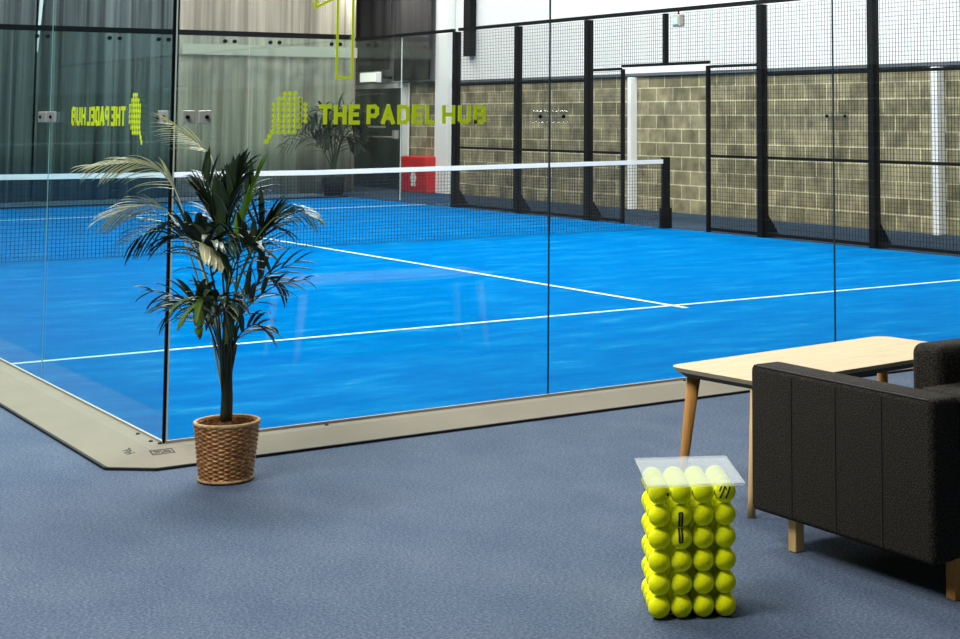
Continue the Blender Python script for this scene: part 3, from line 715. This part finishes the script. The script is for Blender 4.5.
# ------------------------------------------------------------------ coffee table
tb = empty('coffee_table', 'pale birch coffee table with rounded corners and splayed oak legs', 'table', (2.069, -2.1145, .001), math.radians(5.5))
def superrect(hx, hy, r, n=8):
    pts = []
    for cx, cy, a0 in ((hx - r, hy - r, 0), (-hx + r, hy - r, PI / 2), (-hx + r, -hy + r, PI), (hx - r, -hy + r, 3 * PI / 2)):
        for i in range(n + 1):
            a = a0 + PI / 2 * i / n; pts.append((cx + r * math.cos(a), cy + r * math.sin(a)))
    return pts
HX, HY = .655, .28
mb = MB(); P1 = superrect(HX, HY, .07)
mb.prism(P1, lambda a, b, h: (a * (1 if h > .49 else .985), b * (1 if h > .49 else .97), h), .481, .499)
mb.build('tabletop', M['birch'], tb)
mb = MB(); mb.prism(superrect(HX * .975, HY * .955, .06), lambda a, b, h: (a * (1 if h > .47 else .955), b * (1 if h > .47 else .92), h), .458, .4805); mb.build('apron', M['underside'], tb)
for sx, sy in ((-1, 1), (-1, -1), (1, 1), (1, -1)):
    tx, ty = sx * (HX - .085), sy * (HY - .075); bx, by = sx * (HX - .03), sy * (HY - .05)
    if sx < 0 and sy < 0: tx -= .045; bx -= .05
    mb = MB(); n = 14
    vs = []
    for (x, y, z, r) in ((bx, by, 0, .015), (tx * .2 + bx * .8, ty * .2 + by * .8, .08, .017), (tx, ty, .46, .028)):
        for k in range(n): vs.append((x + r * math.cos(2 * PI * k / n), y + r * math.sin(2 * PI * k / n), z))
    fs = [(i * n + k, i * n + (k + 1) % n, (i + 1) * n + (k + 1) % n, (i + 1) * n + k) for i in range(2) for k in range(n)] + [tuple(range(n)), tuple(range(2 * n, 3 * n))]
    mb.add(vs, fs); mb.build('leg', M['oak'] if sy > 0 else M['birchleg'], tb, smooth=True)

# ------------------------------------------------------------------ sofa
SX, SYF, SYB = 1.188, -2.69, -3.59
sf = empty('sofa', 'charcoal tweed box sofa with wooden legs at the right edge', 'sofa', (SX, SYB, .001))
LW = 1.95; DEP = SYF - SYB; ZB, ZT = .118, .624
def rbox(name, x0, x1, y0, y1, z0, z1, bev, mat=M['tweed'], seg=4):
    o = MB().box(x0, x1, y0, y1, z0, z1).build(name, mat, sf, smooth=True, bevel=bev, seg=seg); return o
arm = rbox('armrest', 0, .135, 0, DEP, ZB, ZT, .022)
rbox('armrest', LW - .135, LW, 0, DEP, ZB, ZT, .022)
rbox('back', .137, LW - .137, 0, .20, ZB, ZT, .022)
rbox('seat_base', .137, LW - .137, .202, DEP - .01, ZB, .27, .015)
for i in range(2):
    w = (LW - .28) / 2; rbox('seat_cushion', .139 + i * (w + .002), .139 + i * (w + .002) + w - .004, .21, DEP + .01, .272, .43, .04)
    rbox('back_cushion', .245 + i * (w - .03), .245 + i * (w - .03) + w - .05, .202, .345, .435, .742, .035)
mb = MB()
for yy in (.225, .447, .672): mb.box(-.0025, .002, yy - .003, yy + .003, ZB + .015, ZT - .02)
mb.build('seam', M['ink'], arm)
mb = MB(); pts = [(.006, .015, ZT - .004), (.006, DEP - .02, ZT - .004)]; mb.tube(pts, .003, 6); mb.build('piping', M['ink'], arm)
for x, y in ((.115, .01), (.068, DEP - .17), (LW - .06, .045), (LW - .06, DEP - .16)):
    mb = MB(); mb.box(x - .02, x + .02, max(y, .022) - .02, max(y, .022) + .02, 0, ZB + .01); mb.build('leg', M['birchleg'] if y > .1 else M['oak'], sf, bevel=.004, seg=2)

# ------------------------------------------------------------------ lights (hall luminaires under the ceiling, plus added far and door fills)
def area(name, loc, sx, sy, power, col=(1, 1, 1), rot=(0, 0, 0)):
    l = bpy.data.lights.new(name, 'AREA'); l.shape = 'RECTANGLE'; l.size = sx; l.size_y = sy; l.energy = power; l.color = col
    o = bpy.data.objects.new(name, l); COL.objects.link(o); o.location = loc; o.rotation_euler = rot; return o
area('court_light', (2.6, 9, 7.6), 1.2, 16, 1450, (1, .99, .94))
area('court_light', (7.6, 9, 7.6), 1.2, 16, 1450, (1, .99, .94))
area('lobby_light', (-3.4, -2.5, 6.0), 2.5, 2.5, 500, (1, .98, .94))
area('lobby_light', (-.8, 2.2, 6.6), 2.0, 2.0, 420, (1, .98, .94))
area('margin_light', (11.2, 10, 7.7), .6, 18, 520, (1, .99, .96))
area('far_fill', (8, 20.7, 7.6), 8, .6, 520, (1, .97, .92))  # added fill for the dim far end, no known luminaire
area('door_fill', (11.0, 21.6, 4.2), .5, .5, 45, (1, .98, .92), (0, math.radians(-15), 0))  # added lamp without a fixture, brightens the white door frame
w = bpy.data.worlds.new('world'); SC.world = w; w.use_nodes = True
w.node_tree.nodes['Background'].inputs[0].default_value = (.8, .85, .9, 1); w.node_tree.nodes['Background'].inputs[1].default_value = .3

# ------------------------------------------------------------------ camera
yaw, pit, rol, f, cx, cy = 0.629427542811215, -0.08448961563284176, -0.00089208713021422, 1577.9564970712922, 676.3137459027103, -18.71409581300431
fw = Vector((math.sin(yaw) * math.cos(pit), math.cos(yaw) * math.cos(pit), -math.sin(pit)))
r0 = Vector((math.cos(yaw), -math.sin(yaw), 0)); u0 = r0.cross(fw)
r1 = r0 * math.cos(rol) + u0 * math.sin(rol); u1 = -r0 * math.sin(rol) + u0 * math.cos(rol)
cd = bpy.data.cameras.new('camera'); cam = bpy.data.objects.new('camera', cd); COL.objects.link(cam)
mw = Matrix((r1, u1, -fw)).transposed().to_4x4(); mw.translation = (CAMX, CAMY, CAMZ); cam.matrix_world = mw
cd.sensor_width = 36; cd.sensor_fit = 'HORIZONTAL'; cd.lens = f / 960 * 36; cd.shift_x = (480 - cx) / 960; cd.shift_y = (cy - 319.5) / 960
cd.clip_end = 200; SC.camera = cam
vs_ = SC.view_settings; SC.display_settings.display_device = 'sRGB'; vs_.view_transform = 'Standard'; vs_.look = 'None'; vs_.gamma = 1; vs_.use_curve_mapping = False; vs_.exposure = 0.0
